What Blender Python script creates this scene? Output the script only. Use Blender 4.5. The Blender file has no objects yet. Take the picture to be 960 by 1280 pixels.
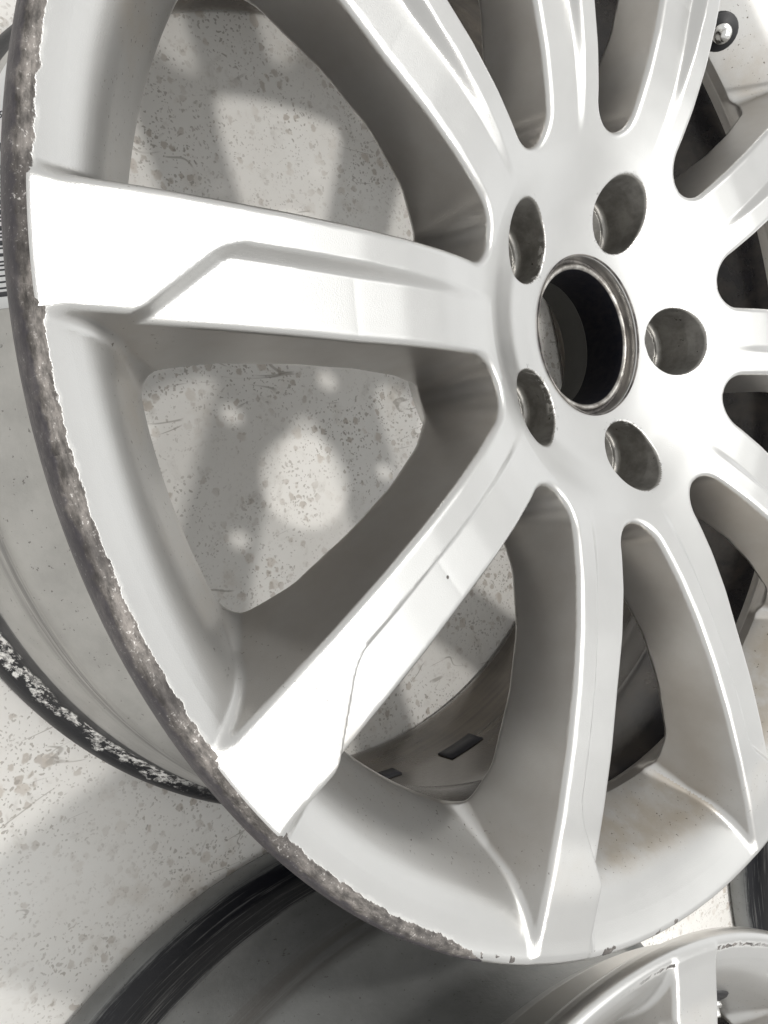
import bpy, bmesh, math, random
import numpy as np
from mathutils import Matrix, Vector

random.seed(7)
rng = np.random.default_rng(7)
scene = bpy.context.scene
COL = scene.collection
PI = math.pi
R = math.radians

# ------------------------------------------------------------------ camera
H = 0.2438                                    # height of the outer lip plane above the floor
cam_d = bpy.data.cameras.new('camera')
cam = bpy.data.objects.new('camera', cam_d)
COL.objects.link(cam)
right = Vector((0.74846319, -0.21759823, 0.62646139))
up = Vector((0.26116888, 0.96501519, 0.02316232))
fwd = Vector((0.60958484, -0.14627608, -0.77910823))
m = Matrix((right, up, -fwd)).transposed().to_4x4()
m.translation = Vector((-0.33889259, 0.0, 0.21988617 + H))
cam.matrix_world = m
cam_d.sensor_fit = 'VERTICAL'
cam_d.sensor_height = 36.0
cam_d.lens = 36.0 * 1073.17 / 1280.0
cam_d.clip_start = 0.01
cam_d.clip_end = 500
scene.camera = cam

# ------------------------------------------------------------------ light: a room with two ceiling bulbs plus added area fills
w = bpy.data.worlds.new('World')
scene.world = w
w.use_nodes = True
bg = w.node_tree.nodes['Background']
bg.inputs[0].default_value = (1.0, 0.995, 0.975, 1)
bg.inputs[1].default_value = 0.80

def lamp(name, kind, loc, target, energy, col, **kw):
    d = bpy.data.lights.new(name, kind)
    d.energy = energy
    d.color = col
    for k, v in kw.items():
        setattr(d, k, v)
    o = bpy.data.objects.new(name, d)
    COL.objects.link(o)
    o.location = loc
    o.rotation_euler = (Vector(loc) - Vector(target)).to_track_quat('Z', 'Y').to_euler()
    return o
lamp('ceiling_bulb', 'POINT', (0.324, 0.501, H + 1.85), (0, 0, H), 60, (1.0, 0.972, 0.925), shadow_soft_size=0.05)
lamp('ceiling_bulb', 'POINT', (0.006, -0.87, H + 1.75), (0, 0, H), 48, (1.0, 0.972, 0.925), shadow_soft_size=0.05)
lamp('overhead_fill', 'AREA', (0.8, -0.1, 2.5), (0.8, -0.1, 0), 30, (0.99, 1.0, 0.985), shape='SQUARE', size=2.6)  # unseen fill added overhead, sized for bright reflections on the left spokes
lamp('side_fill', 'AREA', (3.2, -0.2, 1.0), (0, -0.1, 0.6), 9, (0.97, 0.99, 1.0), shape='RECTANGLE', size=4.0, size_y=1.6)  # unseen fill lamp added to brighten the hub and rim slopes

vs = scene.view_settings
vs.view_transform = 'Standard'
vs.look = 'None'
vs.exposure = 0.0
vs.gamma = 1.0
vs.use_curve_mapping = False
scene.cycles.max_bounces = 10
scene.cycles.glossy_bounces = 6
scene.cycles.diffuse_bounces = 5
scene.cycles.use_denoising = True

# ------------------------------------------------------------------ node helpers
class Nodes:
    def __init__(self, name):
        self.mat = bpy.data.materials.new(name)
        self.mat.use_nodes = True
        self.t = self.mat.node_tree
        self.b = self.t.nodes['Principled BSDF']
    def n(self, typ, **kw):
        nd = self.t.nodes.new('ShaderNode' + typ)
        for k, v in kw.items():
            if k == 'ins':
                for i, x in v.items():
                    self.put(nd.inputs[i], x)
            else:
                setattr(nd, k, v)
        return nd
    def put(self, sock, x):
        if isinstance(x, bpy.types.NodeSocket):
            self.t.links.new(x, sock)
        else:
            if isinstance(x, tuple) and len(x) == 3 and sock.type == 'RGBA':
                x = x + (1.0,)
            sock.default_value = x
    def set(self, **kw):
        for k, v in kw.items():
            self.put(self.b.inputs[k.replace('_', ' ')], v)
    def math(self, op, a, b=0.0, c=0.0):
        nd = self.n('Math', operation=op)
        for i, x in enumerate((a, b, c)):
            self.put(nd.inputs[i], x)
        return nd.outputs[0]
    def noise(self, vec, scale, detail=4.0, rough=0.55, dist=0.0):
        nd = self.n('TexNoise')
        self.put(nd.inputs['Vector'], vec)
        nd.inputs['Scale'].default_value = scale
        nd.inputs['Detail'].default_value = detail
        nd.inputs['Roughness'].default_value = rough
        nd.inputs['Distortion'].default_value = dist
        return nd.outputs['Fac']
    def ramp(self, x, lo, hi, a=0.0, b=1.0):
        nd = self.n('MapRange', interpolation_type='SMOOTHSTEP')
        for i, v in enumerate((x, lo, hi, a, b)):
            self.put(nd.inputs[i], v)
        return nd.outputs[0]
    def mix(self, f, a, b):
        nd = self.n('Mix', data_type='RGBA')
        self.put(nd.inputs[0], f)
        self.put(nd.inputs[6], a)
        self.put(nd.inputs[7], b)
        return nd.outputs[2]
    def mixf(self, f, a, b):
        nd = self.n('Mix', data_type='FLOAT')
        self.put(nd.inputs[0], f)
        self.put(nd.inputs[2], a)
        self.put(nd.inputs[3], b)
        return nd.outputs[0]
    def world_pos(self):
        return self.n('NewGeometry').outputs['Position']
    def obj_pos(self):
        return self.n('TexCoord').outputs['Object']
    def sep(self, v):
        nd = self.n('SeparateXYZ')
        self.put(nd.inputs[0], v)
        return nd.outputs
    def radius(self, v):
        s = self.sep(v)
        return self.math('SQRT', self.math('ADD', self.math('MULTIPLY', s[0], s[0]), self.math('MULTIPLY', s[1], s[1])))
    def bump(self, h, strength, dist=0.001):
        nd = self.n('Bump')
        nd.inputs['Strength'].default_value = strength
        nd.inputs['Distance'].default_value = dist
        self.put(nd.inputs['Height'], h)
        return nd.outputs[0]
    def scaled(self, v, s):
        nd = self.n('Mapping')
        self.put(nd.inputs[0], v)
        nd.inputs['Scale'].default_value = s
        return nd.outputs[0]

# ------------------------------------------------------------------ materials
AX = R(168.2)                                  # direction of the first spoke
def silver(name, dirt=0.5, lip=None, arc=None, holes=False):
    """silver lacquer: metallic base under a clear coat, with brake dust specks; lip=scuffed edge"""
    N = Nodes(name)
    wp = N.world_pos()
    op = N.obj_pos()
    s = N.sep(op)
    r = N.radius(op)
    # flake
    fl = N.noise(wp, 2600, 1, 0.5)
    soft = N.noise(wp, 14, 4, 0.6)
    base = N.mix(N.ramp(soft, 0.3, 0.7), (0.552, 0.55, 0.542), (0.59, 0.588, 0.578))
    # brake dust film and specks in the bowl of the rim
    zone = N.math('MULTIPLY', N.ramp(r, 0.216, 0.226), N.ramp(r, 0.246, 0.236))
    film = N.noise(wp, 22, 5, 0.62)
    film = N.math('MULTIPLY', zone, N.ramp(film, 0.42, 0.85))
    if lip == 'kerb':
        tow = N.math('ADD', N.math('MULTIPLY', s[0], 0.24), N.math('MULTIPLY', s[1], -0.97))
        heavy = N.math('MULTIPLY', N.math('MULTIPLY', N.ramp(tow, 0.14, 0.205), zone), N.ramp(N.noise(wp, 34, 6, 0.65), 0.30, 0.62))
        film = N.math('MAXIMUM', film, N.math('MULTIPLY', heavy, 0.95))
    base = N.mix(N.math('MULTIPLY', film, 0.62 * dirt), base, (0.36, 0.29, 0.20))
    sp = N.noise(wp, 620, 3, 0.6)
    sp = N.math('MULTIPLY', N.ramp(sp, 0.655, 0.70), N.math('ADD', N.math('MULTIPLY', zone, 0.9), 0.02))
    base = N.mix(N.math('MULTIPLY', sp, dirt), base, (0.08, 0.06, 0.045))
    # rare black stone chips
    vor = N.n('TexVoronoi', ins={'Scale': 85.0, 'Vector': wp})
    chip = N.math('MULTIPLY', N.ramp(vor.outputs['Distance'], 0.075, 0.05), N.ramp(vor.outputs['Color'], 0.86, 0.88))
    base = N.mix(chip, base, (0.10, 0.09, 0.085))
    nz = N.sep(N.n('NewGeometry').outputs['Normal'])[2]
    dust = N.math('MULTIPLY', N.ramp(nz, 0.50, 0.22), N.ramp(N.noise(wp, 30, 5, 0.6), 0.22, 0.75, 0.08, 0.34))  # brown dust on steep faces, doubling as painted shade on the spoke walls
    base = N.mix(dust, base, (0.27, 0.215, 0.165))
    if holes:
        a5 = N.math('SUBTRACT', N.math('MODULO', N.math('ADD', N.math('ARCTAN2', s[1], s[0]), -AX - R(36) + R(36) + 4 * PI), R(72)), R(36))
        dx = N.math('SUBTRACT', N.math('MULTIPLY', r, N.math('COSINE', a5)), 0.0595)
        dy = N.math('MULTIPLY', r, N.math('SINE', a5))
        d5 = N.math('SQRT', N.math('ADD', N.math('MULTIPLY', dx, dx), N.math('MULTIPLY', dy, dy)))
        near = N.ramp(d5, 0.0200, 0.0168)
        tick = N.math('MULTIPLY', near, N.ramp(N.noise(wp, 420, 4, 0.7), 0.585, 0.63))
        tick = N.math('MULTIPLY', tick, N.ramp(N.noise(wp, 45, 2), 0.46, 0.56))
        base = N.mix(tick, base, (0.10, 0.095, 0.09))
    metal = N.mixf(film, 0.92, 0.84)
    rough = N.mixf(N.math('MULTIPLY', zone, 0.6), N.mixf(N.noise(wp, 60, 3), 0.27, 0.32), 0.5)
    coat = N.mixf(film, 0.5, 0.1)
    bump_h = N.math('MULTIPLY', fl, 0.25)
    if lip:
        # kerb rash on the outer edge: bare grey-brown metal with pale torn paint beside it
        ang = N.math('ARCTAN2', s[1], s[0])
        d0 = N.math('ABSOLUTE', N.math('SUBTRACT', N.math('MODULO', N.math('ADD', N.math('SUBTRACT', ang, R(arc[0])), 4 * PI), 2 * PI), PI))
        # d0 is PI at the centre of the worn arc and falls to 0 opposite
        along = N.ramp(d0, PI - R(arc[1]) - 0.10, PI - R(arc[1]) + 0.10)
        e = N.noise(wp, 160, 4, 0.65)
        e2 = N.noise(wp, 420, 3, 0.6)
        edge = N.math('ADD', N.math('MULTIPLY', N.math('SUBTRACT', e, 0.5), 0.0036), N.math('MULTIPLY', N.math('SUBTRACT', e2, 0.5), 0.0016))
        rr = N.math('ADD', r, edge)
        if lip == 'kerb':
            # beyond the worn arc only single chips remain
            tail = N.math('MULTIPLY', N.ramp(d0, PI - R(arc[1] + 30), PI - R(arc[1] + 26)), N.ramp(N.noise(wp, 75, 3, 0.6), 0.575, 0.60))
            tail = N.math('MULTIPLY', tail, N.ramp(r, 0.2668, 0.2660))
            gone = N.math('MAXIMUM', N.math('MULTIPLY', tail, 0.82), along)
            low = N.mixf(gone, 0.2715, 0.2612)
            worn = N.ramp(rr, low, N.math('ADD', low, 0.0005))
            torn = N.math('SUBTRACT', N.ramp(rr, N.math('SUBTRACT', low, 0.0012), N.math('SUBTRACT', low, 0.0005)), worn)
            torn = N.math('MULTIPLY', torn, N.ramp(N.noise(wp, 90, 2, 0.5), 0.46, 0.60, 0.0, 0.22))
        else:
            # a thin interrupted graze on the crown of the lip
            worn = N.math('MULTIPLY', N.ramp(rr, 0.2607, 0.2611), N.ramp(rr, 0.2626, 0.2621))
            worn = N.math('MULTIPLY', N.math('MULTIPLY', worn, along), N.ramp(N.noise(wp, 110, 4, 0.6), 0.44, 0.52))
            torn = N.math('MULTIPLY', N.math('MULTIPLY', N.ramp(rr, 0.2598, 0.2604), N.ramp(rr, 0.2636, 0.2628)), N.math('MULTIPLY', along, 0.35))
            torn = N.math('MAXIMUM', N.math('SUBTRACT', torn, worn), 0.0)
        scr = N.n('CombineXYZ', ins={0: N.math('MULTIPLY', ang, 0.10), 1: r, 2: s[2]})
        n1 = N.math('ADD', N.math('MULTIPLY', N.noise(wp, 120, 4, 0.65), 0.4), N.math('MULTIPLY', N.noise(scr.outputs[0], 520, 5, 0.7), 0.6))
        grey = N.mix(N.ramp(n1, 0.35, 0.68), (0.04, 0.036, 0.033), (0.25, 0.228, 0.212))
        grey = N.mix(N.ramp(N.noise(wp, 24, 3, 0.55), 0.42, 0.62, 0.0, 0.62), grey, (0.035, 0.031, 0.031))
        n2 = N.noise(wp, 900, 3, 0.7)
        grey = N.mix(N.math('MULTIPLY', N.ramp(n2, 0.57, 0.70), N.ramp(n1, 0.45, 0.6)), grey, (0.60, 0.58, 0.56))
        outer = N.ramp(N.math('ADD', r, N.math('MULTIPLY', N.math('SUBTRACT', e, 0.5), 0.004)), 0.2655, 0.2666)
        grey = N.mix(N.math('MULTIPLY', outer, 0.72), grey, (0.05, 0.046, 0.056))
        base = N.mix(worn, base, grey)
        base = N.mix(torn, base, (0.74, 0.73, 0.71))
        metal = N.mixf(worn, metal, 0.35)
        metal = N.mixf(torn, metal, 0.1)
        rough = N.mixf(worn, rough, 0.55)
        coat = N.mixf(worn, coat, 0.0)
        bump_h = N.math('ADD', bump_h, N.math('SUBTRACT', N.math('MULTIPLY', worn, N.math('MULTIPLY', n1, 1.6)), N.math('MULTIPLY', worn, 1.5)))
    N.set(Base_Color=base, Metallic=metal, Roughness=rough, Coat_Weight=coat, Coat_Roughness=0.2,
          Normal=N.bump(bump_h, 0.35, 0.0006))
    return N.mat

M_SILVER = silver('silver_lacquer', 0.55)
M_HUB = silver('silver_lacquer_hub', 0.55, holes=True)
M_RIM = silver('silver_lacquer_kerbed', 0.95, lip='kerb', arc=(174, 57))
M_RIM2 = silver('silver_lacquer_lip_marks', 0.8, lip='graze', arc=(57, 12))

def pocket_mat():
    N = Nodes('dusty_pocket_metal')
    wp = N.world_pos()
    n = N.noise(wp, 130, 6, 0.65)
    c = N.mix(N.ramp(n, 0.3, 0.7), (0.23, 0.222, 0.208), (0.36, 0.35, 0.33))
    k = N.noise(wp, 300, 3, 0.6)
    c = N.mix(N.ramp(k, 0.68, 0.74), c, (0.05, 0.045, 0.04))
    op = N.obj_pos()
    so = N.sep(op)
    edge = N.math('MULTIPLY', N.ramp(so[0], 0.052, 0.044), N.ramp(N.noise(wp, 330, 4, 0.65), 0.50, 0.56))
    edge = N.math('MULTIPLY', edge, N.ramp(so[2], H - 0.0335, H - 0.0315))
    c = N.mix(edge, c, (0.85, 0.84, 0.82))
    N.set(Base_Color=c, Metallic=0.85, Roughness=N.mixf(n, 0.38, 0.52), Normal=N.bump(n, 0.12, 0.0006))
    return N.mat
M_POCKET = pocket_mat()

def bore_mat():
    N = Nodes('bore_metal')
    op = N.obj_pos()
    s = N.sep(op)
    r = N.radius(op)
    wp = N.world_pos()
    n = N.noise(wp, 260, 5, 0.7)
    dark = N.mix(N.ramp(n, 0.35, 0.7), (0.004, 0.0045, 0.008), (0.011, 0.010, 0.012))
    bright = N.mix(N.ramp(N.noise(wp, 120, 4, 0.6), 0.36, 0.64), (0.20, 0.185, 0.17), (0.50, 0.485, 0.46))
    ring = N.math('MULTIPLY', N.ramp(r, 0.0317, 0.0321), N.ramp(r, 0.0345, 0.0338))
    seat = N.ramp(r, 0.0338, 0.0346)
    sn = N.mix(N.ramp(N.noise(wp, 90, 5, 0.65), 0.35, 0.65), (0.06, 0.055, 0.055), (0.24, 0.225, 0.21))
    c = N.mix(ring, dark, bright)
    c = N.mix(seat, c, sn)
    mt = N.math('MAXIMUM', N.math('MULTIPLY', ring, 0.9), N.math('MULTIPLY', seat, 0.75))
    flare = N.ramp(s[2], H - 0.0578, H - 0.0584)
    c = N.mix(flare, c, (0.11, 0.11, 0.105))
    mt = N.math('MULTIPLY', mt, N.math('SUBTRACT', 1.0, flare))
    N.set(Base_Color=c, Metallic=mt, Roughness=N.mixf(mt, 0.75, 0.36), Normal=N.bump(n, 0.4, 0.0006))
    N.put(N.b.inputs['Specular IOR Level'], N.mixf(mt, 0.12, 0.5))
    return N.mat
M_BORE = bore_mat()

def barrel_mat(name, outer_col, wear=1.0):
    N = Nodes(name)
    op = N.obj_pos()
    s = N.sep(op)
    r = N.radius(op)
    wp = N.world_pos()
    z = s[2]
    inner = N.n('Attribute', attribute_name='inner').outputs['Fac']
    n1 = N.noise(wp, 40, 6, 0.62)
    n2 = N.noise(wp, 300, 4, 0.65)
    st = N.noise(N.scaled(op, (6, 6, 160)), 2.2, 5, 0.65)
    oc = N.mix(N.ramp(n1, 0.3, 0.7), tuple(c * 0.86 for c in outer_col), tuple(min(1, c * 1.06) for c in outer_col))
    speck = N.ramp(N.noise(wp, 420, 3, 0.6), 0.66, 0.70)
    oc = N.mix(N.math('MULTIPLY', speck, 0.6), oc, (0.06, 0.055, 0.05))
    # dirt line left by the tyre bead
    bead = N.math('MULTIPLY', N.ramp(z, 0.078, 0.094), N.ramp(z, 0.112, 0.100))
    oc = N.mix(N.math('MULTIPLY', bead, N.ramp(st, 0.35, 0.6)), oc, (0.17, 0.165, 0.16))
    # black rubber and paint on the rear bead seat and flange
    streak = N.noise(N.scaled(op, (3.5, 3.5, 150)), 5.0, 6, 0.7)
    zb = N.math('ADD', z, N.math('ADD', N.math('MULTIPLY', N.math('SUBTRACT', n2, 0.5), 0.002), N.math('MULTIPLY', N.math('SUBTRACT', streak, 0.5), 0.014)))
    blk = N.ramp(zb, 0.054, 0.050)
    if wear < 0.5:                                # the other wheels keep a paler rear flange
        blk = N.math('MULTIPLY', blk, N.ramp(zb, 0.0175, 0.0215))
    blackc = N.mix(N.ramp(streak, 0.52, 0.66), (0.004, 0.0045, 0.008), (0.02, 0.02, 0.024) if wear > 0.5 else (0.10, 0.10, 0.10))
    oc = N.mix(blk, oc, blackc)
    # bright chipped band on the flange crest
    cz = N.math('ADD', z, N.math('MULTIPLY', N.math('SUBTRACT', N.noise(wp, 70, 5, 0.7), 0.5), 0.022))
    crest = N.math('MULTIPLY', N.ramp(cz, 0.0222, 0.0240), N.ramp(cz, 0.0325, 0.0300))
    crest = N.math('MULTIPLY', crest, N.ramp(N.noise(wp, 190, 6, 0.75), 0.47, 0.52))
    crest = N.math('MULTIPLY', crest, N.ramp(r, 0.2525, 0.2531))
    ang = N.math('ARCTAN2', N.math('MULTIPLY', s[1], -1.0), N.math('MULTIPLY', s[0], -1.0))
    crest = N.math('MULTIPLY', crest, N.math('MULTIPLY', N.ramp(ang, R(-20), R(0)), N.ramp(ang, R(54), R(44))))
    oc = N.mix(N.math('MULTIPLY', crest, wear), oc, N.mix(N.ramp(N.noise(wp, 260, 4, 0.7), 0.36, 0.58), (0.22, 0.215, 0.21), (0.86, 0.85, 0.83)))
    # inside of the barrel: thin dark lacquer, silver overspray near the face
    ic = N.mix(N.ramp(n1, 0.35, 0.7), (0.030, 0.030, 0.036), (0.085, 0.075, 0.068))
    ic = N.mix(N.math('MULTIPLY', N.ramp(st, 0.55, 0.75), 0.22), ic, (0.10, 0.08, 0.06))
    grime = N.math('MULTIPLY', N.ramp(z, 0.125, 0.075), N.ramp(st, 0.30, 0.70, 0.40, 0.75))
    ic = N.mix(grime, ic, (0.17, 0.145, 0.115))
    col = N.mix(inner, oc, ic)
    metal = N.mixf(inner, N.mixf(blk, 0.6, 0.05), 0.35)
    metal = N.mixf(crest, metal, 0.3)
    rough = N.mixf(inner, N.mixf(blk, 0.42, 0.42), 0.22)
    rough = N.mixf(crest, rough, 0.45)
    N.set(Base_Color=col, Metallic=metal, Roughness=rough, Coat_Weight=N.math('MAXIMUM', N.math('MULTIPLY', inner, 0.8), N.mixf(blk, 0.15, 0.0)), Coat_Roughness=0.15,
          Normal=N.bump(N.math('ADD', n2, N.math('MULTIPLY', crest, 0.8)), 0.25, 0.0006))
    return N.mat
M_BARREL = barrel_mat('barrel_lacquer', (0.42, 0.415, 0.40))
M_BARREL2 = barrel_mat('barrel_lacquer_dark', (0.22, 0.225, 0.225), 0.12)

def plain(name, col, rough=0.5, metal=0.0, n_scale=80, var=0.25, coat=0.0):
    N = Nodes(name)
    wp = N.world_pos()
    n = N.noise(wp, n_scale, 4, 0.6)
    c = N.mix(n, tuple(c * (1 - var) for c in col), tuple(min(1, c * (1 + var)) for c in col))
    N.set(Base_Color=c, Roughness=rough, Metallic=metal, Coat_Weight=coat)
    return N.mat
M_CHROME = plain('bright_steel', (0.72, 0.72, 0.71), 0.18, 1.0)
M_RUBBER = plain('black_rubber', (0.012, 0.012, 0.014), 0.55)
M_PAPER = plain('white_label_paper', (0.66, 0.67, 0.68), 0.45, 0, 30, 0.06)
M_INK = plain('black_print', (0.02, 0.022, 0.03), 0.5)
M_WEIGHT = plain('dark_adhesive_lead', (0.035, 0.035, 0.042), 0.5, 0.1)

def floor_mat():
    N = Nodes('speckled_white_floor')
    wp = N.world_pos()
    big = N.noise(wp, 9, 5, 0.6)
    c = N.mix(N.ramp(big, 0.3, 0.7), (0.82, 0.80, 0.765), (0.88, 0.87, 0.845))
    # ochre stains
    st = N.noise(wp, 26, 5, 0.6)
    c = N.mix(N.ramp(st, 0.56, 0.78, 0, 0.42), c, (0.50, 0.43, 0.35))
    # flakes of dirt, sized from a few tenths of a millimetre to 3 mm
    dens = N.ramp(N.noise(wp, 16, 4, 0.6), 0.36, 0.62)
    wobble = N.n('VectorMath', operation='ADD')
    nv = N.n('TexNoise', ins={'Vector': wp, 'Scale': 210.0, 'Detail': 3.0})
    off = N.n('VectorMath', operation='SCALE', ins={0: nv.outputs['Color']})
    off.inputs['Scale'].default_value = 0.006
    N.put(wobble.inputs[0], wp)
    N.put(wobble.inputs[1], off.outputs[0])
    for scale, size, keep, col in ((140.0, 0.40, 0.58, (0.48, 0.43, 0.38)), (320.0, 0.38, 0.66, (0.37, 0.335, 0.30)), (560.0, 0.42, 0.66, (0.40, 0.37, 0.34)), (75.0, 0.32, 0.68, (0.60, 0.545, 0.485))):
        v = N.n('TexVoronoi', ins={'Scale': scale, 'Vector': wobble.outputs[0]})
        pick = N.ramp(N.n('SeparateColor', ins={0: v.outputs['Color']}).outputs[0], keep, keep + 0.03)
        dot = N.ramp(v.outputs['Distance'], size, size * 0.62)
        f = N.math('MULTIPLY', N.math('MULTIPLY', pick, dot), N.math('MULTIPLY_ADD', dens, 0.65, 0.12))
        c = N.mix(f, c, col)
    sm = N.noise(wp, 48, 6, 0.7, 0.6)
    c = N.mix(N.math('MULTIPLY', N.ramp(sm, 0.55, 0.72), 0.32), c, (0.43, 0.40, 0.36))
    # thin scratches
    for rot, sc, th in ((0.35, 26, 0.006), (1.25, 20, 0.005), (2.3, 23, 0.005)):
        mp = N.n('Mapping', ins={0: wp})
        mp.inputs['Rotation'].default_value = (0, 0, rot)
        mp.inputs['Scale'].default_value = (0.22, 1, 1)
        nn = N.noise(mp.outputs[0], sc, 2, 0.5, 0.6)
        line = N.ramp(N.math('ABSOLUTE', N.math('SUBTRACT', nn, 0.5)), th, th * 0.3)
        line = N.math('MULTIPLY', line, N.ramp(N.noise(wp, 17 + rot * 3, 2), 0.56, 0.64))
        c = N.mix(N.math('MULTIPLY', line, 0.55), c, (0.27, 0.24, 0.21))
    N.set(Base_Color=c, Roughness=N.mixf(big, 0.42, 0.6), Normal=N.bump(N.noise(wp, 350, 3), 0.12, 0.0005))
    return N.mat
M_FLOOR = floor_mat()

# ------------------------------------------------------------------ mesh helpers
def mesh_from(name, verts, faces, normals=None, mats=(), smooth=True):
    me = bpy.data.meshes.new(name)
    verts = np.asarray(verts, np.float32)
    faces = np.asarray(faces, np.int32)
    k = faces.shape[1]
    me.vertices.add(len(verts))
    me.vertices.foreach_set('co', verts.ravel())
    me.loops.add(len(faces) * k)
    me.loops.foreach_set('vertex_index', faces.ravel())
    me.polygons.add(len(faces))
    me.polygons.foreach_set('loop_start', np.arange(0, len(faces) * k, k, dtype=np.int32))
    me.update(calc_edges=True)
    me.polygons.foreach_set('use_smooth', np.full(len(faces), smooth))
    for mt in mats:
        me.materials.append(mt)
    if normals is not None:
        me.normals_split_custom_set_from_vertices([tuple(v) for v in normals.tolist()])
    return me

def add_obj(name, me, parent=None, loc=None, rotz=None):
    o = bpy.data.objects.new(name, me)
    COL.objects.link(o)
    if parent is not None:
        o.parent = parent
    if loc is not None:
        o.location = loc
    if rotz is not None:
        o.rotation_euler = (0, 0, rotz)
    return o

def lathe(profile, seg):
    """closed (r, z) profile turned about Z; returns verts, quads"""
    p = np.asarray(profile, float)
    n = len(p)
    a = np.arange(seg) * 2 * PI / seg
    v = np.empty((seg, n, 3))
    v[:, :, 0] = np.cos(a)[:, None] * p[None, :, 0]
    v[:, :, 1] = np.sin(a)[:, None] * p[None, :, 0]
    v[:, :, 2] = p[None, :, 1]
    i, j = np.meshgrid(np.arange(seg), np.arange(n), indexing='ij')
    i2, j2 = (i + 1) % seg, (j + 1) % n
    f = np.stack([i * n + j, i2 * n + j, i2 * n + j2, i * n + j2], -1).reshape(-1, 4)
    return v.reshape(-1, 3), f

def smooth_profile(pts, step):
    """resample a polyline through Catmull-Rom so that turned surfaces have soft curves"""
    p = np.asarray(pts, float)
    out = []
    for k in range(len(p) - 1):
        p0 = p[max(k - 1, 0)]; p1 = p[k]; p2 = p[k + 1]; p3 = p[min(k + 2, len(p) - 1)]
        n = max(2, int(np.linalg.norm(p2 - p1) / step))
        d = np.linalg.norm(p2 - p1)
        t1 = (p2 - p0); t2 = (p3 - p1)
        t1 = t1 / (np.linalg.norm(t1) + 1e-9) * d * 0.8
        t2 = t2 / (np.linalg.norm(t2) + 1e-9) * d * 0.8
        for t in np.arange(n) / n:
            h1 = 2*t**3 - 3*t**2 + 1; h2 = t**3 - 2*t**2 + t; h3 = -2*t**3 + 3*t**2; h4 = t**3 - t**2
            out.append(h1*p1 + h2*t1 + h3*p2 + h4*t2)
    out.append(p[-1])
    return np.array(out)

# ------------------------------------------------------------------ the casting, as a distance field (millimetres)
# r, phi, z: phi is measured from a spoke axis, z from the plane of the outer lip
_r = np.arange(0, 300, 0.5)
_zf = np.interp(_r, [0, 37, 44, 60, 72, 80, 90, 103, 118, 138, 160, 185, 210, 235, 262, 300],
                [-31.5, -31, -29.8, -25.6, -19.8, -15.6, -11.2, -6.6, -2.4, 1.4, 3.9, 5.2, 5.2, 4.3, 2.0, -2])
_k = np.exp(-0.5 * (np.arange(-14, 15) / 5.0) ** 2); _k /= _k.sum()
ZF = np.convolve(np.pad(_zf, 14, mode='edge'), _k, mode='valid')
ZFS = np.gradient(ZF, 0.5)
ZB = np.interp(_r, [0, 80, 88, 100, 120, 145, 170, 200, 214, 224, 232, 238, 243, 250, 300],
               [-75, -75, -60, -47, -35, -28, -26.5, -29, -36, -45, -44, -36, -24, -9, -8])
ZB = np.convolve(np.pad(ZB, 14, mode='edge'), _k, mode='valid')
HW, RHO, DRAFT = 17.0, 14.8, 0.20
S18, C18 = math.sin(R(18)), math.cos(R(18))
def tab(T, r):
    x = np.clip(r * 2.0, 0, len(T) - 2)
    i = x.astype(np.int32)
    f = x - i
    return T[i] * (1 - f) + T[i + 1] * f
def imax(a, b, k):
    return np.minimum(-k, np.maximum(a, b)) + np.hypot(np.maximum(k + a, 0), np.maximum(k + b, 0))
def umin(a, b, k):
    return np.maximum(k, np.minimum(a, b)) - np.hypot(np.maximum(k - a, 0), np.maximum(k - b, 0))
def bezier(p0, p1, p2, n):
    t = np.linspace(0, 1, n)[:, None]
    p0, p1, p2 = (np.array(q, float) for q in (p0, p1, p2))
    return (1 - t) ** 2 * p0 + 2 * t * (1 - t) * p1 + t * t * p2
RING = np.vstack([bezier((266.5, -4.6), (266.4, 0.2), (263.9, 0.2), 8), bezier((263.9, 0.2), (261.6, 0.0), (255.0, -3.2), 9)[1:],
                  bezier((251.0, -5.4), (241.6, -11.0), (236.2, -19.4), 15), [(221.2, -42.5), (220.2, -46.5), (224.5, -54), (231, -54), (243, -44), (249, -35),
                  (249.5, -16.5), (259, -13.0), (263.8, -10.0), (266.0, -7.2)]])
RR = 1.0                                        # rounding of the turned section
def poly_sdf(px, pz, P):
    d = np.full(np.broadcast(px, pz).shape, 1e9)
    s = np.ones_like(d)
    n = len(P)
    for i in range(n):
        ax, az = P[i]; bx, bz = P[i - 1]
        ex, ez = bx - ax, bz - az
        wx, wz = px - ax, pz - az
        t = np.clip((wx * ex + wz * ez) / (ex * ex + ez * ez), 0, 1)
        d = np.minimum(d, (wx - ex * t) ** 2 + (wz - ez * t) ** 2)
        c1 = pz >= az; c2 = pz < bz; c3 = ex * wz > ez * wx
        flip = (c1 & c2 & c3) | (~c1 & ~c2 & ~c3)
        s = np.where(flip, -s, s)
    return s * np.sqrt(d)
SEC = R(36)
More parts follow.
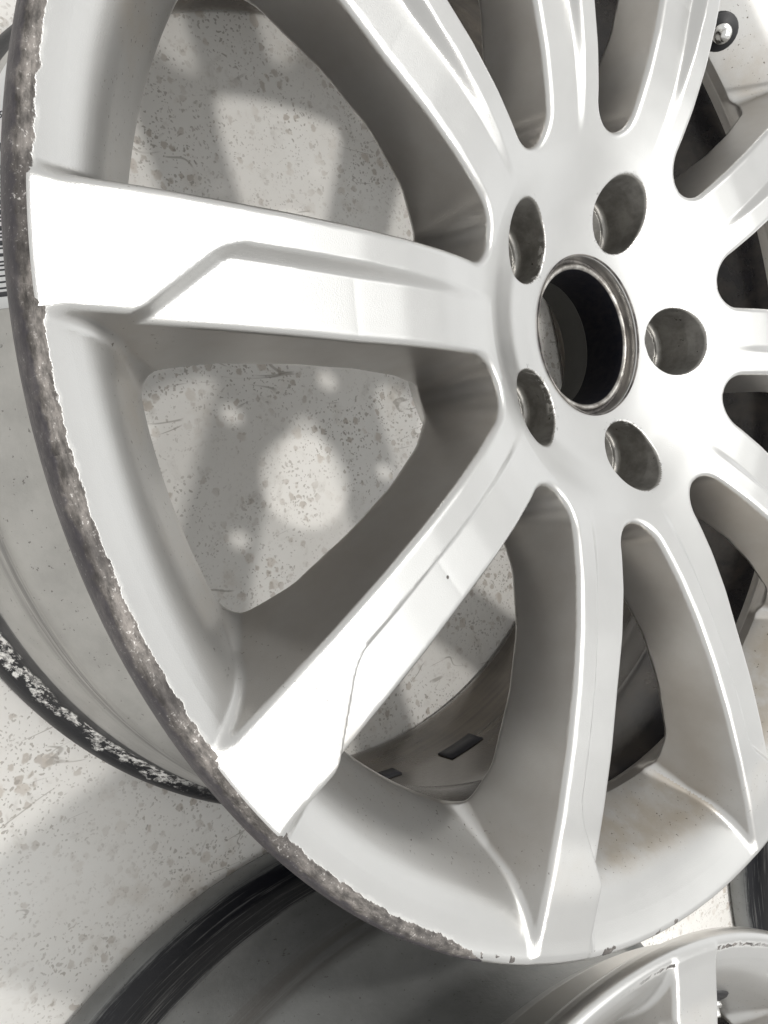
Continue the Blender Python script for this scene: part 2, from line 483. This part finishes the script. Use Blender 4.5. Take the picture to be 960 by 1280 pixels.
def fields(r, phi, z):
    pl = (phi + SEC / 2) % SEC - SEC / 2        # from the nearest spoke axis
    x = r * np.cos(pl); y = r * np.sin(pl)
    pm = phi % SEC - SEC / 2                    # from the nearest window axis
    u = r * np.cos(pm); v = np.abs(r * np.sin(pm))
    ra = (HW + RHO) / S18
    dl = v * C18 - (u - ra) * S18
    t = (u - ra) * C18 + v * S18
    dw = np.where(t < 0, np.hypot(u - ra, v), dl)
    zf = tab(ZF, r)
    wall = (RHO - dw) - DRAFT * (zf - z)
    # stepped-down pocket along one side of every spoke
    d1 = -(y + 6.0)                             # inside where y > -6
    d2 = ((x - 209.0) * 23.0 - (y + 6.0) * 29.0) / 37.0
    q = imax(d1, d2, 5.0)
    depth = 5.8 * np.clip((r - 84.0) / 76.0, 0, 1)
    ss = np.clip((0.6 - q) / 5.0, 0, 1)
    ss = ss * ss * (3 - 2 * ss)
    zt = zf - depth * ss
    slope = tab(ZFS, r)
    steep = depth * 3 * np.sqrt(np.maximum(ss * (1 - ss), 0)) / 5.0
    top = (z - zt) / np.sqrt(1 + slope ** 2 + steep ** 2)
    bot = tab(ZB, r) - z
    web = imax(imax(top, wall, 2.6), bot, 1.5)
    web = imax(web, r - 262.8, 1.0)
    # bore and wheel bolt pockets
    web = imax(web, 36.6 - r, 0.8)
    return web, pl, x, y, zf
LUG_R = 59.5
def pockets(r, phi, z):
    pl = (phi - SEC + R(36)) % R(72) - R(36)    # nearest bolt hole sits on every other spoke axis
    d = np.hypot(r * np.cos(pl) - LUG_R, r * np.sin(pl))
    bowl = imax(d - 16.3 - np.maximum(0, z + 27) * 0.10, -45.0 - z, 2.5)
    seat = imax(imax(d - (8.6 + np.clip(z + 51, 0, 7) * 0.75), -51 - z, 0.5), z + 44, 0.5)
    thru = d - 8.6
    return np.minimum(np.minimum(bowl, seat), thru)
def sdf(r, phi, z, parts=False):
    web, pl, x, y, zf = fields(r, phi, z)
    ring = poly_sdf(r, z, RING) - RR
    d = umin(web, ring, 3.6 + 5.0 * np.clip((-z - 24) / 18, 0, 1))
    pk = pockets(r, phi, z)
    out = imax(d, -pk, 1.0)
    if parts:
        return out, web, ring, pk
    return out

def cart(P, parts=False):
    r = np.hypot(P[:, 0], P[:, 1]); ph = np.arctan2(P[:, 1], P[:, 0])
    return sdf(r, ph, P[:, 2], parts)

def extract():
    nr, nph, nz = 236, 240, 96
    rs = np.linspace(30.0, 269.5, nr)
    ph = -SEC / 2 + np.arange(nph) * (2 * SEC / nph)
    zs = np.linspace(-78.5, 8.5, nz)
    D = sdf(rs[:, None, None], ph[None, :, None], zs[None, None, :]).astype(np.float32)
    Dp = np.concatenate([D, D[:, :1]], 1)
    S = Dp < 0
    cnt = np.zeros((nr - 1, nph, nz - 1), np.int8)
    for a in (0, 1):
        for b in (0, 1):
            for c in (0, 1):
                cnt += S[a:nr - 1 + a, b:nph + b, c:nz - 1 + c]
    act = (cnt > 0) & (cnt < 8)
    ci, cj, ck = np.nonzero(act)
    n = len(ci)
    acc = np.zeros((n, 3)); num = np.zeros(n)
    corners = [(a, b, c) for a in (0, 1) for b in (0, 1) for c in (0, 1)]
    val = {q: Dp[ci + q[0], cj + q[1], ck + q[2]].astype(float) for q in corners}
    for q in corners:
        for ax in range(3):
            if q[ax] == 0:
                q2 = tuple(1 if i == ax else q[i] for i in range(3))
                a, b = val[q], val[q2]
                cr = (a < 0) != (b < 0)
                t = np.where(cr, a / np.where(cr, a - b, 1), 0)
                for i in range(3):
                    acc[:, i] += cr * ((q[i] + t) if i == ax else q[i])
                num += cr
    acc /= num[:, None]
    dr = rs[1] - rs[0]; dp = 2 * SEC / nph; dz = zs[1] - zs[0]
    r = rs[0] + (ci + acc[:, 0]) * dr
    p = ph[0] + (cj + acc[:, 1]) * dp
    z = zs[0] + (ck + acc[:, 2]) * dz
    P = np.stack([r * np.cos(p), r * np.sin(p), z], 1)
    def grad(P):
        g = np.empty_like(P); h = 0.12
        for i in range(3):
            e = np.zeros(3); e[i] = h
            g[:, i] = (cart(P + e) - cart(P - e)) / (2 * h)
        return g
    for _ in range(3):
        g = grad(P)
        gg = (g * g).sum(1)
        st = -(cart(P) / np.maximum(gg, 0.1))[:, None] * g
        L = np.linalg.norm(st, axis=1, keepdims=True)
        P += st * np.minimum(1, 0.6 / np.maximum(L, 1e-9))
    g = grad(P)
    Nn = g / np.maximum(np.linalg.norm(g, axis=1, keepdims=True), 1e-9)
    idx = np.full((nr - 1, nph + 1, nz - 1), -1, np.int64)   # column 0 is the previous sector's last cell
    idx[ci, cj + 1, ck] = np.arange(n)
    last = np.nonzero(cj == nph - 1)[0]
    idx[ci[last], 0, ck[last]] = n + np.arange(len(last))
    c, s = math.cos(-2 * SEC), math.sin(-2 * SEC)
    Rm = np.array([[c, -s, 0], [s, c, 0], [0, 0, 1]])
    P = np.vstack([P, P[last] @ Rm.T]); Nn = np.vstack([Nn, Nn[last] @ Rm.T])
    F = []
    # edges along r
    A, B = S[:-1, :nph, 1:-1], S[1:, :nph, 1:-1]
    i, j, k = np.nonzero(A != B); fl = A[i, j, k]; k = k + 1
    q = np.stack([idx[i, j, k - 1], idx[i, j + 1, k - 1], idx[i, j + 1, k], idx[i, j, k]], 1)
    F.append(np.where(fl[:, None], q, q[:, ::-1]))
    # edges along phi
    A, B = Dp[1:-1, :-1, 1:-1] < 0, Dp[1:-1, 1:, 1:-1] < 0
    i, j, k = np.nonzero(A != B); fl = A[i, j, k]; i = i + 1; k = k + 1
    q = np.stack([idx[i - 1, j + 1, k - 1], idx[i - 1, j + 1, k], idx[i, j + 1, k], idx[i, j + 1, k - 1]], 1)
    F.append(np.where(fl[:, None], q, q[:, ::-1]))
    # edges along z
    A, B = S[1:-1, :nph, :-1], S[1:-1, :nph, 1:]
    i, j, k = np.nonzero(A != B); fl = A[i, j, k]; i = i + 1
    q = np.stack([idx[i - 1, j, k], idx[i, j, k], idx[i, j + 1, k], idx[i - 1, j + 1, k]], 1)
    F.append(np.where(fl[:, None], q, q[:, ::-1]))
    F = np.vstack(F)
    F = F[(F >= 0).all(1)]
    # orient by the field
    a = P[F[:, 0]]; fn = np.cross(P[F[:, 2]] - a, P[F[:, 3]] - P[F[:, 1]])
    bad = (fn * Nn[F].mean(1)).sum(1) < 0
    F[bad] = F[bad][:, ::-1]
    # which part does a face belong to
    Pc = P[F].mean(1)
    out, web, ring, pk = cart(Pc, True)
    rc = np.hypot(Pc[:, 0], Pc[:, 1]); pc = np.arctan2(Pc[:, 1], Pc[:, 0])
    kind = np.where(ring < web, 1, np.where(rc < 84.0, 2, np.where(pc > SEC / 2, 4, 3)))   # 1 rim 2 hub 3/4 spokes
    kind = np.where(np.abs(pk) < 0.55, 5, kind)                                            # 5 bolt pocket
    kind = np.where((kind == 5) & (Pc[:, 2] < -74), 2, kind)
    return P, Nn, F, kind

def submesh(P, Nn, F):
    used = np.unique(F)
    remap = np.full(len(P), -1); remap[used] = np.arange(len(used))
    return P[used], Nn[used], remap[F]
def rotated(P, a):
    c, s = math.cos(a), math.sin(a)
    return P @ np.array([[c, -s, 0], [s, c, 0], [0, 0, 1]]).T

CP, CN, CF, CK = extract()
UP = np.array([0, 0, H])
# every part is turned so that its own +X is its spoke axis (spokes, pockets) or the wheel's X (hub, rim)
def part_mesh(name, kind, turn, mats):
    p, n, f = submesh(CP, CN, CF[CK == kind])
    return mesh_from(name, rotated(p, turn) * 0.001 + UP, f, rotated(n, turn), mats)
me_spoke_a = part_mesh('spoke', 3, 0.0, [M_SILVER])
me_spoke_b = part_mesh('spoke_at_bolt', 4, -SEC, [M_SILVER])
me_pocket = part_mesh('bolt_hole', 5, -SEC, [M_POCKET])
def ring_mesh(name, kind, mats):
    p, n, f = submesh(CP, CN, CF[CK == kind])
    P5 = np.vstack([rotated(p, AX + 2 * SEC * k) for k in range(5)])
    N5 = np.vstack([rotated(n, AX + 2 * SEC * k) for k in range(5)])
    F5 = np.vstack([f + len(p) * k for k in range(5)])
    return mesh_from(name, P5 * 0.001 + UP, F5, N5, mats)
me_hub = ring_mesh('hub', 2, [M_HUB])
me_rim = ring_mesh('outer_rim', 1, [M_RIM])

# ------------------------------------------------------------------ turned parts
OUT = [(228.0, -48), (230.5, -53), (229.5, -60), (227.5, -70), (227, -92), (229, -104), (236, -116),
       (244.5, -129), (248.6, -136.0), (249.4, -140), (248.6, -145), (248.4, -150), (249.6, -160), (252.2, -186), (252.8, -205), (253.6, -213),
       (256.8, -219), (260.5, -223.5), (262.6, -229), (262.8, -235), (261.4, -240.5), (257.5, -243.3)]
INN = [(244, -243.3), (239.5, -241.5), (238.2, -237), (239.5, -228), (243, -214), (245.5, -200), (245.6, -160), (243.5, -143), (237, -128),
       (227, -112), (221.5, -102), (220.5, -86), (221, -66), (223, -54), (225, -49)]
po = smooth_profile(OUT, 2.2)
pi_ = smooth_profile(INN, 3.0)
prof = np.vstack([po, pi_])
v, f = lathe(prof[::-1] * 0.001 + np.array([0, H]), 288)
me_barrel = mesh_from('barrel', v, f, None, [M_BARREL])
at = me_barrel.attributes.new('inner', 'FLOAT', 'POINT')
inner_flag = np.tile(np.concatenate([np.zeros(len(po)), np.ones(len(pi_))])[::-1], 288).astype(np.float32)
at.data.foreach_set('value', inner_flag)
def outer_r(z):                                  # barrel radius at height z (mm below lip)
    return np.interp(-z, -po[:, 1], po[:, 0])
def inner_r(z):
    q = pi_[::-1]
    return np.interp(-z, -q[:, 1], q[:, 0])

bore = [(36.9, -30.2), (36.9, -36.6), (36.2, -37.4), (34.6, -37.2), (34.2, -35.4), (33.5, -34.6), (32.4, -34.9), (31.6, -36.2), (31.4, -40), (31.4, -57.0),
        (32.0, -58.0), (35.6, -58.6), (36.1, -59.5), (36.1, -75.6), (37.6, -75.6), (37.6, -30.6), (37.3, -30.0)]
bp = [bore[0]]
v, f = lathe(np.array(bore)[::-1] * 0.001 + np.array([0, H]), 160)
me_bore = mesh_from('centre_bore', v, f, None, [M_BORE])

def bm_obj(name, build, mat, parent, bevel=None):
    bm = bmesh.new()
    build(bm)
    bmesh.ops.recalc_face_normals(bm, faces=bm.faces)
    me = bpy.data.meshes.new(name)
    bm.to_mesh(me); bm.free()
    me.materials.append(mat)
    me.polygons.foreach_set('use_smooth', np.ones(len(me.polygons), bool))
    return add_obj(name, me, parent)

def turned(bm, profile, mtx, seg=24):
    vs_ = []
    for k in range(seg):
        a = 2 * PI * k / seg
        vs_.append([bm.verts.new(mtx @ Vector((r_ * math.cos(a), r_ * math.sin(a), z_))) for r_, z_ in profile])
    n = len(profile)
    for k in range(seg):
        for i in range(n - 1):
            bm.faces.new((vs_[k][i], vs_[(k + 1) % seg][i], vs_[(k + 1) % seg][i + 1], vs_[k][i + 1]))
    bm.faces.new([vs_[k][n - 1] for k in range(seg)])
    bm.faces.new([vs_[k][0] for k in range(seg)][::-1])

def curved_patch(bm, az0, az1, z0, z1, rad, thick, nu=8, nv=3):
    """a strip lying on the turned surface rad(z), with real thickness (negative = towards the axis)"""
    g = []
    for side in (0.0, thick):
        rows = []
        for i in range(nu + 1):
            a = az0 + (az1 - az0) * i / nu
            row = []
            for j in range(nv + 1):
                z = z0 + (z1 - z0) * j / nv
                rr = float(rad(z)) + side
                row.append(bm.verts.new((rr * 0.001 * math.cos(a), rr * 0.001 * math.sin(a), z * 0.001 + H)))
            rows.append(row)
        g.append(rows)
    for s_ in (0, 1):
        for i in range(nu):
            for j in range(nv):
                bm.faces.new((g[s_][i][j], g[s_][i + 1][j], g[s_][i + 1][j + 1], g[s_][i][j + 1]))
    for i in range(nu):
        for j in (0, nv):
            bm.faces.new((g[0][i][j], g[0][i + 1][j], g[1][i + 1][j], g[1][i][j]))
    for j in range(nv):
        for i in (0, nu):
            bm.faces.new((g[0][i][j], g[0][i][j + 1], g[1][i][j + 1], g[1][i][j]))

# ------------------------------------------------------------------ the setting
bm = bmesh.new()
bmesh.ops.create_grid(bm, x_segments=4, y_segments=4, size=12.0)
me = bpy.data.meshes.new('floor')
bm.to_mesh(me); bm.free()
me.materials.append(M_FLOOR)
floor = add_obj('floor', me)
floor['kind'] = 'structure'

# ------------------------------------------------------------------ first wheel
def wheel_root(label, loc, rotz=0.0):
    o = bpy.data.objects.new('alloy_wheel', None)
    o.empty_display_size = 0.1
    COL.objects.link(o)
    o.location = loc
    o.rotation_euler = (0, 0, rotz)
    o['label'] = label
    o['category'] = 'wheel'
    o['group'] = 'alloy wheels lying face up on the floor'
    return o
wheel = wheel_root('silver ten spoke alloy wheel filling the picture, outer lip scraped brown along the left', (0, 0, 0.0002))
add_obj('barrel', me_barrel, wheel)
add_obj('outer_rim', me_rim, wheel)
add_obj('hub', me_hub, wheel)
add_obj('centre_bore', me_bore, wheel)
for k in range(10):
    add_obj('spoke', me_spoke_a if k % 2 == 0 else me_spoke_b, wheel, None, AX + SEC * k)
for k in range(5):
    add_obj('bolt_hole', me_pocket, wheel, None, AX + SEC * (2 * k + 1))

# valve set into the slope of the rim
va = R(41.5)
vz, vr = -33.5, 226.5
nrm = Vector((-math.cos(va) * 0.82, -math.sin(va) * 0.82, 0.57)).normalized()
mt = Matrix.Translation(Vector((vr * 0.001 * math.cos(va), vr * 0.001 * math.sin(va), vz * 0.001 + H))) @ nrm.to_track_quat('Z', 'Y').to_matrix().to_4x4()
val = bm_obj('valve_stem', lambda b: turned(b, [(0.0105, -0.003), (0.0105, 0.0012), (0.0095, 0.0022), (0.0055, 0.0022), (0.0052, 0.005)], mt), M_RUBBER, wheel)
bm_obj('valve_nut', lambda b: turned(b, [(0.0052, 0.003), (0.0054, 0.0062), (0.0046, 0.0068), (0.0034, 0.007), (0.0032, 0.0105), (0.0026, 0.0112)], mt), M_CHROME, val)

# stick-on balance weights inside the barrel
for az0, az1, z0, z1 in ((-92, -85, -203, -190), (-109, -104.5, -197, -186), (-103, -100, -209, -200)):
    bm_obj('balance_weight', lambda b: curved_patch(b, R(az0), R(az1), z0, z1, inner_r, -0.9, 6, 2), M_WEIGHT, wheel)

# barcode label on the outside of the barrel
LZ0, LZ1, LA0, LA1 = -158.0, -70.0, R(136), R(166)
sticker = bm_obj('barcode_label', lambda b: curved_patch(b, LA0, LA1, LZ0, LZ1, outer_r, 0.35, 24, 40), M_PAPER, wheel)
def bars(b):
    a = R(152.5)
    while a < R(165):
        wd = R(random.choice((0.16, 0.16, 0.3, 0.45)))
        curved_patch(b, a, a + wd, -150, -74, lambda z: outer_r(z) + 0.4, 0.08, 1, 40)
        a += wd + R(random.choice((0.18, 0.25, 0.4)))
bm_obj('barcode', bars, M_INK, sticker)
def print_row(txt, az, z, size):
    cu = bpy.data.curves.new('print', 'FONT')
    cu.body = txt
    cu.size = size
    tmp = bpy.data.objects.new('print', cu)
    COL.objects.link(tmp)
    dg = bpy.context.evaluated_depsgraph_get()
    me = bpy.data.meshes.new_from_object(tmp.evaluated_get(dg))
    bpy.data.objects.remove(tmp)
    bm = bmesh.new(); bm.from_mesh(me)
    bmesh.ops.subdivide_edges(bm, edges=[e for e in bm.edges if e.calc_length() > 1.2], cuts=1)
    ext = bmesh.ops.extrude_face_region(bm, geom=bm.faces[:])
    top = {e for e in ext['geom'] if isinstance(e, bmesh.types.BMVert)}
    for v_ in bm.verts:
        zz = z + v_.co.x                      # the lines read upwards along the barrel
        a = az + (0.36 * v_.co.x - v_.co.y) / 240.0
        rr = float(outer_r(zz)) + (0.50 if v_ in top else 0.38)
        v_.co = (rr * 0.001 * math.cos(a), rr * 0.001 * math.sin(a), zz * 0.001 + H)
    me2 = bpy.data.meshes.new('label_print')
    bm.to_mesh(me2); bm.free()
    me2.materials.append(M_INK)
    return add_obj('label_print', me2, sticker)
for i, t_ in enumerate(('31680 0891 0', '1680 1KA', 'ET49 1 KOV', '8.5J SO', 'H2 1690')):
    print_row(t_, R(146.0 + 1.5 * i), -150.0, 5.0)

# ------------------------------------------------------------------ the other wheels
def copy_wheel(label, loc, rotz):
    r_ = wheel_root(label, loc, rotz)
    for ch in list(wheel.children):
        if ch.name.split('.')[0] in ('barcode_label', 'balance_weight'):
            continue
        c = ch.copy(); COL.objects.link(c); c.parent = r_
        for g in ch.children:
            d = g.copy(); COL.objects.link(d); d.parent = c
        b = ch.name.split('.')[0]
        if b in ('outer_rim', 'barrel'):
            c.material_slots[0].link = 'OBJECT'
            c.material_slots[0].material = M_RIM2 if b == 'outer_rim' else M_BARREL2
    return r_
copy_wheel('silver alloy wheel with a clean shiny lip and one spoke in the bottom right corner', (-0.1456, -0.5240, 0.0002), R(8.3))
copy_wheel('alloy wheel at the right edge of which only the dark rear flange shows', (0.604, -0.60, 0.0002), R(20))
